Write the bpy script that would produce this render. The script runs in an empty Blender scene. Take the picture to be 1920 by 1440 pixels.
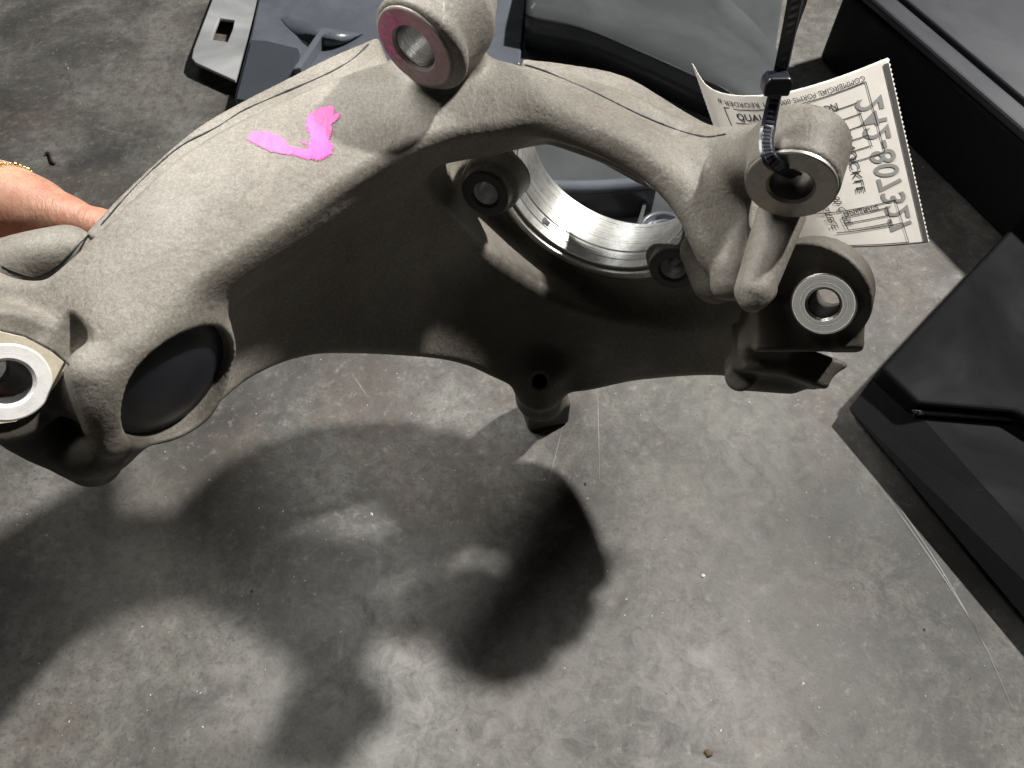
import bpy, bmesh, math, random
import numpy as np
import openvdb
from mathutils import Vector, Matrix
from mathutils.bvhtree import BVHTree

random.seed(7)
rng = np.random.default_rng(11)
S = bpy.context.scene
COL = S.collection

# ------------------------------------------------------------------ camera
CAM_H, PITCH, F = 0.54, math.radians(58), 1442.0
SP, CP = math.sin(PITCH), math.cos(PITCH)
cam_d = bpy.data.cameras.new('camera')
cam = bpy.data.objects.new('camera', cam_d); COL.objects.link(cam)
cam.location = (0, 0, CAM_H); cam.rotation_euler = (math.pi/2-PITCH, 0, 0)
cam_d.sensor_width = 36; cam_d.lens = 36*F/1920; cam_d.clip_start = .01; cam_d.clip_end = 60
cam_d.dof.use_dof = True; cam_d.dof.focus_distance = .37; cam_d.dof.aperture_fstop = 40.0
S.camera = cam
# ------------------------------------------------------------------ ambient, lamps, exposure
W = bpy.data.worlds.new('World'); S.world = W; W.use_nodes = True
W.node_tree.nodes['Background'].inputs[0].default_value = (.80, .88, 1, 1)
W.node_tree.nodes['Background'].inputs[1].default_value = .008
def area(name, loc, target, power, size, size_y=None, col=(1, .97, .92), spread=None):
    l = bpy.data.lights.new(name, 'AREA'); l.energy = power; l.color = col
    l.shape = 'RECTANGLE' if size_y else 'DISK'; l.size = size
    if size_y: l.size_y = size_y
    if spread: l.spread = math.radians(spread)
    o = bpy.data.objects.new(name, l); COL.objects.link(o); o.location = loc
    o.rotation_euler = (Vector(target)-Vector(loc)).to_track_quat('-Z', 'Y').to_euler()
    return o
TGT = (0, .30, .15)
def from_dir(d, dist): 
    d = Vector(d).normalized()*dist
    return (TGT[0]+d.x, TGT[1]+d.y, TGT[2]+d.z)
area('ceiling_and_added_lamp', from_dir((.58, .36, .74), 3.0), TGT, 165, .15)
LN_DIR = (-.60, -.78, .18)                               # towards a low added lamp, put in to mirror in the lug ring
area('ceiling_and_added_lamp', (.155+LN_DIR[0]*1.9, .235+LN_DIR[1]*1.9, .235+LN_DIR[2]*1.9), (.155, .235, .235), .75, .45)
area('ceiling_and_added_lamp', (-1.0, 3.3, 2.7), (0, .8, 0), 9, 1.6, .12, col=(.95, .98, 1))  # added tube lamp, put in for streak highlights on the plastics
area('work_lamp', (-.36, .52, .78), (-.04, .26, .29), 1.5, .36, col=(1, .98, .94), spread=64)
S.view_settings.view_transform = 'Standard'; S.view_settings.look = 'None'
S.view_settings.exposure = 0; S.view_settings.gamma = 1
S.cycles.use_denoising = True

# ------------------------------------------------------------------ helpers
CAMP = np.array([0, 0, CAM_H])
RIGHT = np.array([1., 0, 0]); UPV = np.array([0, SP, CP]); FWD = np.array([0, CP, -SP])
def ray(px, py): return RIGHT*(px-960)/F - UPV*(py-720)/F + FWD
def P(px, py, t): return CAMP + ray(px, py)*t                 # a point at a given depth
def PZ(px, py, z):                                            # a point at a given height above the floor
    r = ray(px, py); return CAMP + r*((z-CAM_H)/r[2])
def unit(v): v = np.asarray(v, float); return v/np.linalg.norm(v)
def facing(px, py, ax, ay, ratio):
    """unit normal of a disc that foreshortens to this ratio, its normal leaning to (ax right, ay down)"""
    d = unit(ray(px, py)); r = unit(RIGHT-d*np.dot(RIGHT, d)); u = np.cross(r, d)
    s = math.sqrt(1-ratio*ratio); a = np.array([ax, ay])/math.hypot(ax, ay)
    return unit(r*a[0]*s - u*a[1]*s - d*ratio)
def basis(n):
    n = unit(n); a = np.array([0, 0, 1.]) if abs(n[2]) < .9 else np.array([1., 0, 0])
    u = unit(np.cross(a, n)); return u, np.cross(n, u), n
def cr(pts, n):
    """Catmull-Rom through rows of pts, n samples per span"""
    p = np.asarray(pts, float); q = np.vstack([2*p[0]-p[1], p, 2*p[-1]-p[-2]]); out = []
    for i in range(1, len(q)-2):
        for k in range(n):
            t = k/n
            out.append(.5*((2*q[i])+(q[i+1]-q[i-1])*t+(2*q[i-1]-5*q[i]+4*q[i+1]-q[i+2])*t*t+(3*q[i]-q[i-1]-3*q[i+1]+q[i+2])*t**3))
    out.append(q[-2]); return np.array(out)

def new_obj(name, verts, faces, mat, parent=None, smooth=True, loc=None):
    me = bpy.data.meshes.new(name)
    me.from_pydata([tuple(map(float, v)) for v in verts], [], [tuple(int(i) for i in f) for f in faces]); me.update()
    bm = bmesh.new(); bm.from_mesh(me); bmesh.ops.recalc_face_normals(bm, faces=bm.faces); bm.to_mesh(me); bm.free()
    return link(name, me, mat, parent, smooth)
def link(name, me, mat, parent=None, smooth=True):
    o = bpy.data.objects.new(name, me); COL.objects.link(o)
    if mat: me.materials.append(mat)
    if smooth: me.polygons.foreach_set('use_smooth', [True]*len(me.polygons))
    if parent:
        o.parent = parent; bpy.context.view_layer.update(); o.matrix_parent_inverse = parent.matrix_world.inverted()
    return o
def empty(name, loc, label, cat, group=None):
    o = bpy.data.objects.new(name, None); COL.objects.link(o); o.location = [float(v) for v in loc]; o.empty_display_size = .02
    return tag(o, label, cat, group)
def tag(o, label, cat, group=None):
    o['label'] = label; o['category'] = cat
    if group: o['group'] = group
    return o
def bevel(o, w, seg=2, angle=35):
    m = o.modifiers.new('bevel', 'BEVEL'); m.width = w; m.segments = seg; m.limit_method = 'ANGLE'; m.angle_limit = math.radians(angle)
    m.harden_normals = False
    return o
def lathe(prof, c, n, seg=96):
    """prof: list of (radius, height along n)"""
    u, v, n = basis(n); vs = []; fs = []; m = len(prof)
    for i in range(seg):
        a = 2*math.pi*i/seg; d = u*math.cos(a)+v*math.sin(a)
        for r, h in prof: vs.append(c+d*r+n*h)
    for i in range(seg):
        j = (i+1) % seg
        for k in range(m-1): fs.append((i*m+k, j*m+k, j*m+k+1, i*m+k+1))
    return vs, fs
def tube(path, rad, seg=12, close=True):
    p = np.asarray(path, float); n = len(p); rad = np.broadcast_to(rad, (n,)); vs = []; fs = []
    ref = np.array([.3, .2, 1.])
    for i in range(n):
        t = unit(p[min(i+1, n-1)]-p[max(i-1, 0)]); u = unit(np.cross(ref, t)); v = np.cross(t, u)
        for k in range(seg):
            a = 2*math.pi*k/seg; vs.append(p[i]+(u*math.cos(a)+v*math.sin(a))*rad[i])
    for i in range(n-1):
        for k in range(seg):
            l = (k+1) % seg; fs.append((i*seg+k, i*seg+l, (i+1)*seg+l, (i+1)*seg+k))
    fs.append(tuple(range(seg))); fs.append(tuple((n-1)*seg+k for k in range(seg)))
    return vs, fs
def prism(top, drop):
    """closed prism: list of top points, each dropped by vector (or down by number)"""
    d = np.array([0, 0, -drop]) if np.isscalar(drop) else np.asarray(drop)
    n = len(top); vs = [np.asarray(t) for t in top]+[np.asarray(t)+d for t in top]
    fs = [tuple(range(n)), tuple(range(2*n-1, n-1, -1))]+[(i, (i+1) % n, n+(i+1) % n, n+i) for i in range(n)]
    return vs, fs

# ------------------------------------------------------------------ materials
def mat(name, col, rough=.5, metal=0.0, spec=.5):
    m = bpy.data.materials.new(name); m.use_nodes = True; b = m.node_tree.nodes['Principled BSDF']
    b.inputs['Base Color'].default_value = (*col, 1); b.inputs['Roughness'].default_value = rough
    b.inputs['Metallic'].default_value = metal; b.inputs['Specular IOR Level'].default_value = spec
    return m
class NT:
    def __init__(s, m): s.t = m.node_tree; s.n = s.t.nodes; s.b = s.n['Principled BSDF']
    def add(s, typ, **kw):
        x = s.n.new(typ)
        for k, v in kw.items():
            if k in x.bl_rna.properties: setattr(x, k, v)
            else: x.inputs[k].default_value = v
        return x
    def l(s, a, b): s.t.links.new(a, b)
    def coord(s, out='Object', scale=(1, 1, 1), rot=(0, 0, 0)):
        c = s.add('ShaderNodeTexCoord'); m = s.add('ShaderNodeMapping'); m.inputs['Scale'].default_value = scale; m.inputs['Rotation'].default_value = rot
        s.l(c.outputs[out], m.inputs[0]); return m.outputs[0]
    def noise(s, vec, scale, detail=4, rough=.55, dist=0):
        x = s.add('ShaderNodeTexNoise'); x.inputs['Scale'].default_value = scale; x.inputs['Detail'].default_value = detail
        x.inputs['Roughness'].default_value = rough; x.inputs['Distortion'].default_value = dist; s.l(vec, x.inputs['Vector']); return x.outputs['Fac']
    def ramp(s, fac, stops):
        x = s.add('ShaderNodeValToRGB'); e = x.color_ramp.elements
        while len(e) < len(stops): e.new(.5)
        for el, (p, c) in zip(e, stops):
            el.position = p; el.color = (*c, 1) if len(c) == 3 else c
        s.l(fac, x.inputs[0]); return x.outputs[0]
    def mix(s, fac, a, b, mode='MIX'):
        x = s.add('ShaderNodeMix', data_type='RGBA', blend_type=mode)
        if isinstance(fac, (int, float)): x.inputs[0].default_value = fac
        else: s.l(fac, x.inputs[0])
        for i, v in ((6, a), (7, b)):
            if isinstance(v, tuple): x.inputs[i].default_value = (*v, 1) if len(v) == 3 else v
            else: s.l(v, x.inputs[i])
        return x.outputs[2]
    def math(s, op, a, b=None, clamp=False):
        x = s.add('ShaderNodeMath', operation=op, use_clamp=clamp)
        for i, v in ((0, a), (1, b)):
            if v is None: continue
            if isinstance(v, (int, float)): x.inputs[i].default_value = v
            else: s.l(v, x.inputs[i])
        return x.outputs[0]
    def bump(s, h, strength, dist, prev=None):
        x = s.add('ShaderNodeBump'); x.inputs['Strength'].default_value = strength; x.inputs['Distance'].default_value = dist
        s.l(h, x.inputs['Height'])
        if prev is not None: s.l(prev, x.inputs['Normal'])
        return x.outputs[0]

def cast_material():
    m = mat('cast_aluminium', (.3, .28, .25), .6); t = NT(m); c = t.coord()
    big = t.noise(c, 14, 4, .6); mid = t.noise(c, 60, 5, .6, .4); fine = t.noise(c, 520, 3, .6)
    stre = t.noise(t.coord(scale=(1, .35, 1), rot=(0, 0, .6)), 75, 4, .6, .3)
    col = t.ramp(big, [(.36, (.115, .101, .082)), (.50, (.180, .163, .137)), (.66, (.255, .238, .208))])
    col = t.mix(t.math('MULTIPLY', t.ramp(stre, [(.44, (0, 0, 0)), (.66, (1, 1, 1))]), .45), col, (.135, .124, .11))
    col = t.mix(t.math('MULTIPLY', t.ramp(mid, [(.55, (0, 0, 0)), (.72, (1, 1, 1))]), .35), col, (.33, .315, .285))
    col = t.mix(.28, col, t.ramp(fine, [(.3, (.095, .086, .072)), (.7, (.34, .318, .28))]), 'MIX')
    gr = t.noise(c, 38, 5, .7); crisp = t.noise(c, 1100, 2, .5)
    col = t.mix(t.math('MULTIPLY', t.ramp(crisp, [(.36, (1, 1, 1)), (.5, (0, 0, 0))]), .26), col, (.08, .072, .058))
    col = t.mix(t.math('MULTIPLY', t.ramp(crisp, [(.56, (0, 0, 0)), (.68, (1, 1, 1))]), .2), col, (.36, .34, .30))
    for q, rad, amt in ((P(1530, 590, .40), .050, .95), (P(1480, 690, .43), .045, .9), (P(1015, 740, .53), .05, .9), (P(1020, 775, .60), .05, .9), (P(1150, 640, .47), .06, .6), (P(980, 630, .48), .062, .9), (P(1060, 540, .46), .045, .8), (P(60, 830, .33), .045, .9), (P(160, 860, .35), .035, .9), (P(420, 790, .36), .03, .8), (P(310, 835, .34), .028, .8), (P(1320, 330, .35), .11, .22)):  # grime on the lug; elsewhere shade painted into leg, bowl, plug and right arch
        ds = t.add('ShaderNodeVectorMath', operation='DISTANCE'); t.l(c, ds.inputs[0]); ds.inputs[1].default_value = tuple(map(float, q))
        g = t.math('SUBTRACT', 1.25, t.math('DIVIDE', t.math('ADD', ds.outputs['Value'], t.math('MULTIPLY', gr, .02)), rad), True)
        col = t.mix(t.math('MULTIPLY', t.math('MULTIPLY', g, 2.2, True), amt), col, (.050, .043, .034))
    nick = t.noise(t.coord(scale=(1, .18, 1), rot=(.2, .1, -.9)), 110, 4, .7)
    col = t.mix(t.math('MULTIPLY', t.ramp(nick, [(.70, (0, 0, 0)), (.745, (1, 1, 1))]), .55), col, (.50, .48, .44))
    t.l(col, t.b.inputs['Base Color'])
    t.l(t.ramp(mid, [(.3, (.5, .5, .5)), (.7, (.68, .68, .68))]), t.b.inputs['Roughness'])
    wr = t.noise(t.coord(scale=(1, .6, 1.1), rot=(.3, .2, .7)), 330, 3, .55, .6)
    n = t.bump(wr, .42, .0009); n = t.bump(fine, .35, .0004, n); n = t.bump(mid, .22, .003, n)
    t.l(n, t.b.inputs['Normal']); t.b.inputs['Specular IOR Level'].default_value = .35
    return m
def machined(name, col, rough, c=None, n=None, metal=1.0, dirt=.0, freq=2500, turn=.35):
    """turned metal: tool marks run round the axis through c along n"""
    m = mat(name, col, rough, metal); t = NT(m); o = t.coord(); s2 = t.noise(o, 170, 5, .7); s3 = t.noise(o, 900, 2, .6)
    if n is not None:
        n = unit(n); sub = t.add('ShaderNodeVectorMath', operation='SUBTRACT'); t.l(o, sub.inputs[0]); sub.inputs[1].default_value = tuple(map(float, c))
        dt = t.add('ShaderNodeVectorMath', operation='DOT_PRODUCT'); t.l(sub.outputs[0], dt.inputs[0]); dt.inputs[1].default_value = tuple(map(float, n))
        cx = t.add('ShaderNodeVectorMath', operation='CROSS_PRODUCT'); t.l(sub.outputs[0], cx.inputs[0]); cx.inputs[1].default_value = tuple(map(float, n))
        ln = t.add('ShaderNodeVectorMath', operation='LENGTH'); t.l(cx.outputs[0], ln.inputs[0])
        w = t.math('ADD', t.math('MULTIPLY', dt.outputs['Value'], 1.0), t.math('MULTIPLY', ln.outputs['Value'], .83))
        nz = t.add('ShaderNodeTexNoise', noise_dimensions='1D'); nz.inputs['Scale'].default_value = freq; nz.inputs['Detail'].default_value = 3; t.l(w, nz.inputs['W']); s1 = nz.outputs['Fac']
    else: s1 = s3
    cc = t.mix(t.math('MULTIPLY', t.ramp(s2, [(.46, (0, 0, 0)), (.66, (1, 1, 1))]), .30+dirt), col, tuple(x*.42 for x in col))
    cc = t.mix(t.math('MULTIPLY', s1, turn), cc, tuple(min(1, x*1.3) for x in col))
    t.l(cc, t.b.inputs['Base Color'])
    t.l(t.ramp(s1, [(.3, (rough*.75,)*3), (.7, (min(1, rough*1.4),)*3)]), t.b.inputs['Roughness'])
    t.l(t.bump(s1, turn*.6, .00025, t.bump(s2, .25, .0005, t.bump(s3, .2, .0002))), t.b.inputs['Normal'])
    return m
def plastic(name, col, rough, scale=900, bump=.15, blot=.3, spec=.5):
    m = mat(name, col, rough, 0, spec); t = NT(m); c = t.coord()
    g = t.noise(c, scale, 2, .5); b = t.noise(c, 9, 4, .6, .5); sc = t.noise(t.coord(scale=(1, 9, 1), rot=(0, 0, .7)), 60, 3, .6)
    cc = t.mix(t.math('MULTIPLY', t.ramp(b, [(.42, (0, 0, 0)), (.7, (1, 1, 1))]), blot), col, tuple(min(1, x*1.9+.012) for x in col))
    cc = t.mix(t.math('MULTIPLY', t.ramp(sc, [(.70, (0, 0, 0)), (.74, (1, 1, 1))]), .25), cc, tuple(min(1, x*2.2+.02) for x in col))
    t.l(cc, t.b.inputs['Base Color'])
    t.l(t.ramp(b, [(.3, (rough*.8,)*3), (.7, (min(1, rough*1.3),)*3)]), t.b.inputs['Roughness'])
    t.l(t.bump(g, bump, .0006), t.b.inputs['Normal'])
    return m

M_CAST = cast_material()
M_DARKBORE = mat('dark_bore', (.012, .012, .012), .5)
M_DARKRIM = mat('dark_rim', (.045, .042, .038), .6)
M_PLUG = plastic('navy_rubber', (.0075, .0085, .014), .4, blot=.5)
M_PAD = machined('oxidised_pad', (.60, .54, .42), .6, metal=.1)
M_TIE = plastic('tie_nylon', (.012, .013, .02), .28, blot=.1, bump=.05)
M_PAPER = mat('paper', (.72, .68, .62), .75)
M_INK = mat('black_ink', (.02, .02, .022), .7)
M_GREYINK = mat('grey_ink', (.25, .245, .235), .75)
M_STRIPE = mat('stripe_ink', (.05, .05, .045), .7)
M_CASE = plastic('black_case_plastic', (.006, .0065, .009), .55, 1500, .35, .06, .2)
M_LID = plastic('lid_plastic', (.030, .032, .040), .45, 1500, .35, .2, .4)
M_TRIM = plastic('black_trim_plastic', (.0035, .0038, .005), .65, 1500, .3, .04, .08)
M_PANEL = plastic('slate_plastic', (.095, .105, .125), .26, 500, .08, .45)
M_FLANGE = plastic('pale_scuffed_plastic', (.25, .255, .26), .3, 300, .3, .95)
M_DARKPANEL = plastic('dark_plastic', (.070, .074, .078), .2, 500, .05, .35)
M_GOLD = mat('gold', (.95, .72, .30), .22, 1.0)

def floor_material():
    m = mat('concrete', (.2, .2, .19), .55); t = NT(m); c = t.coord()
    big = t.noise(c, 4.5, 6, .66, .6); mid = t.noise(c, 13, 8, .72, .5); fine = t.noise(c, 105, 7, .78, .3)
    grit = t.noise(c, 420, 3, .6); spk = t.noise(c, 260, 1, .4)
    col = t.ramp(big, [(.38, (.050, .048, .045)), (.50, (.104, .100, .092)), (.62, (.172, .165, .150))])
    col = t.mix(t.math('MULTIPLY', t.ramp(mid, [(.50, (0, 0, 0)), (.70, (1, 1, 1))]), .8), col, (.23, .226, .21))
    col = t.mix(t.math('MULTIPLY', t.ramp(mid, [(.34, (1, 1, 1)), (.47, (0, 0, 0))]), .7), col, (.055, .055, .054))
    red = t.noise(t.coord(scale=(1, 1, 1), rot=(0, 0, 1.1)), 7, 4, .6, .4)
    col = t.mix(t.math('MULTIPLY', t.ramp(red, [(.52, (0, 0, 0)), (.66, (1, 1, 1))]), .5), col, (.115, .088, .072))
    col = t.mix(t.math('MULTIPLY', t.ramp(fine, [(.35, (1, 1, 1)), (.52, (0, 0, 0))]), .6), col, (.055, .054, .051))
    col = t.mix(t.math('MULTIPLY', t.ramp(fine, [(.56, (0, 0, 0)), (.72, (1, 1, 1))]), .65), col, (.29, .285, .268))
    col = t.mix(t.math('MULTIPLY', t.ramp(grit, [(.30, (1, 1, 1)), (.46, (0, 0, 0))]), .5), col, (.05, .048, .045))
    col = t.mix(t.math('MULTIPLY', t.ramp(spk, [(.80, (0, 0, 0)), (.84, (1, 1, 1))]), .8), col, (.62, .61, .57))
    for px, py, rad, amt, c2 in ((760, 1330, .085, .75, (.34, .335, .32)), (1330, 1270, .10, .5, (.30, .29, .275)), (1390, 860, .075, .45, (.28, .275, .25)), (240, 1010, .06, .35, (.22, .20, .17)), (1690, 1120, .095, .6, (.050, .050, .049)), (30, 1130, .05, .6, (.045, .045, .046)), (520, 40, .3, .0, (.1, .1, .1))):  # pale and dark floor patches; the right-hand dark one is a painted soft shadow
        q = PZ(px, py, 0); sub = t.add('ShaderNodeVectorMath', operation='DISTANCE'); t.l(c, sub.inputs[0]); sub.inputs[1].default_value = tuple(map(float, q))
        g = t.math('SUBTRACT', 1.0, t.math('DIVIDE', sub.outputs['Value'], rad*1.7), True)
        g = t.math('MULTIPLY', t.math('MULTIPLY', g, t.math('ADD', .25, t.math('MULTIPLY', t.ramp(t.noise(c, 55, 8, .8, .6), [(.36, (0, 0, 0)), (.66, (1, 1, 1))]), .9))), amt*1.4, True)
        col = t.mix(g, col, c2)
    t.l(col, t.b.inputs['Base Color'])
    t.l(t.ramp(mid, [(.3, (.55, .55, .55)), (.7, (.8, .8, .8))]), t.b.inputs['Roughness']); t.b.inputs['Specular IOR Level'].default_value = .3
    n = t.bump(grit, .35, .0007); n = t.bump(fine, .2, .0009, n); t.l(n, t.b.inputs['Normal'])
    return m
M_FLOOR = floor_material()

# ------------------------------------------------------------------ floor
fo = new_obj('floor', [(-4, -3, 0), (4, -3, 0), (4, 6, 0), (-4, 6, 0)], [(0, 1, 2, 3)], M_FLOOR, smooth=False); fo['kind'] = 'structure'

# ------------------------------------------------------------------ signed-distance modelling (one continuous casting)
class Field:
    def __init__(s, lo, hi, vox):
        s.lo = np.array(lo, float); s.v = vox; s.n = np.ceil((np.array(hi)-s.lo)/vox).astype(int)+1
        s.bg = .018; s.d = np.full(s.n, s.bg, np.float32)
    def block(s, lo, hi, m=.02):
        i0 = np.maximum(np.floor((np.asarray(lo)-m-s.lo)/s.v).astype(int), 0); i1 = np.minimum(np.ceil((np.asarray(hi)+m-s.lo)/s.v).astype(int)+1, s.n)
        ax = [(s.lo[k]+s.v*np.arange(i0[k], i1[k])).astype(np.float32) for k in range(3)]
        return tuple(slice(i0[k], i1[k]) for k in range(3)), (ax[0][:, None, None], ax[1][None, :, None], ax[2][None, None, :])
    def join(s, sl, d, k=.008, op='add'):
        a = s.d[sl]
        if op == 'add':
            h = np.maximum(k-np.abs(a-d), 0)/k if k > 0 else 0; s.d[sl] = np.minimum(a, d)-h*h*k*.25
        else:
            d = -d; h = np.maximum(k-np.abs(a-d), 0)/k if k > 0 else 0; s.d[sl] = np.maximum(a, d)+h*h*k*.25
    def capsule(s, a, b, r1, r2=None, k=.008, op='add'):
        r2 = r1 if r2 is None else r2; a = np.asarray(a, float); b = np.asarray(b, float); R = max(r1, r2)
        sl, (x, y, z) = s.block(np.minimum(a, b)-R, np.maximum(a, b)+R); ab = b-a; L = float(ab@ab)+1e-12
        h = np.clip(((x-a[0])*ab[0]+(y-a[1])*ab[1]+(z-a[2])*ab[2])/L, 0, 1)
        d = np.sqrt((x-a[0]-ab[0]*h)**2+(y-a[1]-ab[1]*h)**2+(z-a[2]-ab[2]*h)**2)-(r1+(r2-r1)*h)
        s.join(sl, d.astype(np.float32), k, op)
    def chain(s, pts, rad, k=.008):
        for i in range(len(pts)-1): s.capsule(pts[i], pts[i+1], rad[i], rad[i+1], k)
    def cyl(s, c, n, r, h0, h1, rd=.002, k=.008, op='add', r2=None):
        """cylinder round axis n from c+n*h0 to c+n*h1; r at h0 .. r2 at h1"""
        r2 = r if r2 is None else r2; n = unit(n); c = np.asarray(c); R = max(r, r2)+.002; e = np.array([c+n*h0, c+n*h1])
        sl, (x, y, z) = s.block(e.min(0)-R, e.max(0)+R)
        ax = (x-c[0])*n[0]+(y-c[1])*n[1]+(z-c[2])*n[2]
        rr = np.sqrt(np.maximum((x-c[0])**2+(y-c[1])**2+(z-c[2])**2-ax**2, 0))
        q = np.clip((ax-h0)/(h1-h0), 0, 1); dx = rr-(r+(r2-r)*q)+rd; dy = np.abs(ax-(h0+h1)/2)-(h1-h0)/2+rd
        d = np.minimum(np.maximum(dx, dy), 0)+np.sqrt(np.maximum(dx, 0)**2+np.maximum(dy, 0)**2)-rd
        s.join(sl, d.astype(np.float32), k, op)
    def ellipsoid(s, c, u, v, w, k=.008, op='add'):
        """u, v, w: semi-axis vectors"""
        c = np.asarray(c); A = [np.asarray(q, float) for q in (u, v, w)]; L = [np.linalg.norm(q) for q in A]; R = max(L)
        sl, (x, y, z) = s.block(c-R, c+R); X, Y, Z = x-c[0], y-c[1], z-c[2]
        p = [(X*q[0]+Y*q[1]+Z*q[2])/l for q, l in zip(A, L)]
        k0 = np.sqrt(sum((pi/l)**2 for pi, l in zip(p, L))); k1 = np.sqrt(sum((pi/l**2)**2 for pi, l in zip(p, L)))
        s.join(sl, (k0*(k0-1)/np.maximum(k1, 1e-6)).astype(np.float32), k, op)
    def box(s, c, ex, ey, ez, rd=.002, k=.004, op='add'):
        """half-extent vectors ex, ey, ez"""
        c = np.asarray(c); A = [np.asarray(q, float) for q in (ex, ey, ez)]; L = [np.linalg.norm(q) for q in A]; R = sum(L)
        sl, (x, y, z) = s.block(c-R, c+R); X, Y, Z = x-c[0], y-c[1], z-c[2]
        q = [np.abs((X*a[0]+Y*a[1]+Z*a[2])/l)-l+rd for a, l in zip(A, L)]
        d = np.sqrt(sum(np.maximum(i, 0)**2 for i in q))+np.minimum(np.maximum(np.maximum(q[0], q[1]), q[2]), 0)-rd
        s.join(sl, d.astype(np.float32), k, op)
    def mesh(s, verts, quads, grow=0.0, k=.008, op='add'):
        V = np.asarray(verts, np.float64); sl, ax = s.block(V.min(0), V.max(0))
        Q = []
        T = []
        for f in quads:
            if len(f) == 4: T += [(f[0], f[1], f[2]), (f[0], f[2], f[3])]
            else: T += [(f[0], f[i], f[i+1]) for i in range(1, len(f)-1)]
        base = np.array([a.ravel()[0] for a in ax])
        g = openvdb.FloatGrid.createLevelSetFromPolygons(((V-base)/s.v).astype(np.float32), triangles=np.array(T, np.uint32), halfWidth=s.bg/s.v)
        shp = s.d[sl].shape; arr = np.zeros(shp, np.float32); g.copyToArray(arr); arr *= s.v
        s.join(sl, arr-grow, k, op)
    def loft(s, front, thick, rd, k=.008, op='add'):
        """front: grid [i][j] of points facing the viewer; slab behind it with edges rounded by rd"""
        G = np.asarray(front, float); a, b = G.shape[:2]
        du = np.gradient(G, axis=0); dv = np.gradient(G, axis=1); N = np.cross(du, dv); N /= np.linalg.norm(N, axis=2, keepdims=True)+1e-12
        tocam = CAMP-G; sg = np.sign((N*tocam).sum(2).mean()); N *= sg
        th = np.broadcast_to(np.asarray(thick, float), (a, b))[..., None]
        Fr = G-N*rd; Bk = G-N*np.maximum(th-rd, rd+.0015)
        vs = np.vstack([Fr.reshape(-1, 3), Bk.reshape(-1, 3)]); o = a*b; q = []
        for i in range(a-1):
            for j in range(b-1):
                q.append((i*b+j, (i+1)*b+j, (i+1)*b+j+1, i*b+j+1)); q.append((o+i*b+j, o+i*b+j+1, o+(i+1)*b+j+1, o+(i+1)*b+j))
        for i in range(a-1):
            for j, r in ((0, 0), (b-1, 1)):
                f = (i*b+j, o+i*b+j, o+(i+1)*b+j, (i+1)*b+j); q.append(f if r == 0 else f[::-1])
        for j in range(b-1):
            for i, r in ((0, 1), (a-1, 0)):
                f = (i*b+j, o+i*b+j, o+i*b+j+1, i*b+j+1); q.append(f if r == 0 else f[::-1])
        # orientation so that the inside is inside
        vol = 0
        for f in q:
            A, B, C, D = vs[list(f)]; vol += A@np.cross(B, C)+A@np.cross(C, D)
        if vol < 0: q = [f[::-1] for f in q]
        s.mesh(vs, q, rd, k, op)
    def blur(s, it=1):
        for _ in range(it):
            for ax in range(3):
                a = s.d; b = a.copy(); n = a.shape[ax]
                m = [slice(None)]*3; p = [slice(None)]*3; c = [slice(None)]*3
                c[ax] = slice(1, n-1); m[ax] = slice(0, n-2); p[ax] = slice(2, n)
                b[tuple(c)] = .5*a[tuple(c)]+.25*(a[tuple(m)]+a[tuple(p)]); s.d = b
    def to_mesh(s, name):
        g = openvdb.FloatGrid(background=1.0); g.copyFromArray(np.ascontiguousarray(s.d))
        pts, quads = g.convertToQuads(0.0)
        V = pts.astype(np.float64)*s.v+s.lo
        me = bpy.data.meshes.new(name); me.vertices.add(len(V)); me.vertices.foreach_set('co', V.astype(np.float32).ravel())
        nq = len(quads); me.loops.add(nq*4); me.loops.foreach_set('vertex_index', quads[:, ::-1].astype(np.int32).ravel())
        me.polygons.add(nq); me.polygons.foreach_set('loop_start', np.arange(0, nq*4, 4, dtype=np.int32))
        me.update(calc_edges=True); me.validate(); return me, V, quads

# ------------------------------------------------------------------ the steering knuckle
def resample_edge(A, B, r):
    """pull the two edge rows inwards by r so that rounding by r brings them back"""
    d = B-A; L = np.linalg.norm(d, axis=1, keepdims=True); d = d/L; return A+d*r, B-d*r

fld = Field((-.30, .10, -.002), (.24, .47, .365), .0012)

BC = P(1121, 362, .446); BN = facing(1121, 362, -.46, .89, .61); BR = .0548
# wall: from under the arch down to the lower rim, front faces the viewer
U = [(215, 745, .268), (300, 625, .280), (400, 535, .283), (500, 462, .285), (600, 392, .283), (720, 322, .280), (860, 275, .277),
     (1000, 262, .268), (1150, 305, .250), (1290, 430, .218), (1370, 520, .205), (1430, 590, .195)]
R = [(225, 845, .355), (375, 785, .375), (470, 712, .415), (560, 673, .440), (660, 661, .458), (780, 667, .492), (880, 686, .516),
     (980, 730, .540), (1080, 739, .546), (1200, 716, .534), (1340, 708, .500), (1470, 735, .462)]          # last number: distance
push = [.004, .006, .010, .014, .018, .020, .018, .014, .010, .006, .004, .002]
Uw = np.array([PZ(*u) for u in U]); Rw = np.array([P(*r) for r in R])
Uc, Rc = cr(Uw, 16), cr(Rw, 16); pc = np.interp(np.linspace(0, 11, len(Uc)), range(12), push)
Ur, Rr = resample_edge(Uc, Rc, .006)
NV = 44; G = np.zeros((len(Uc), NV, 3))
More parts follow.
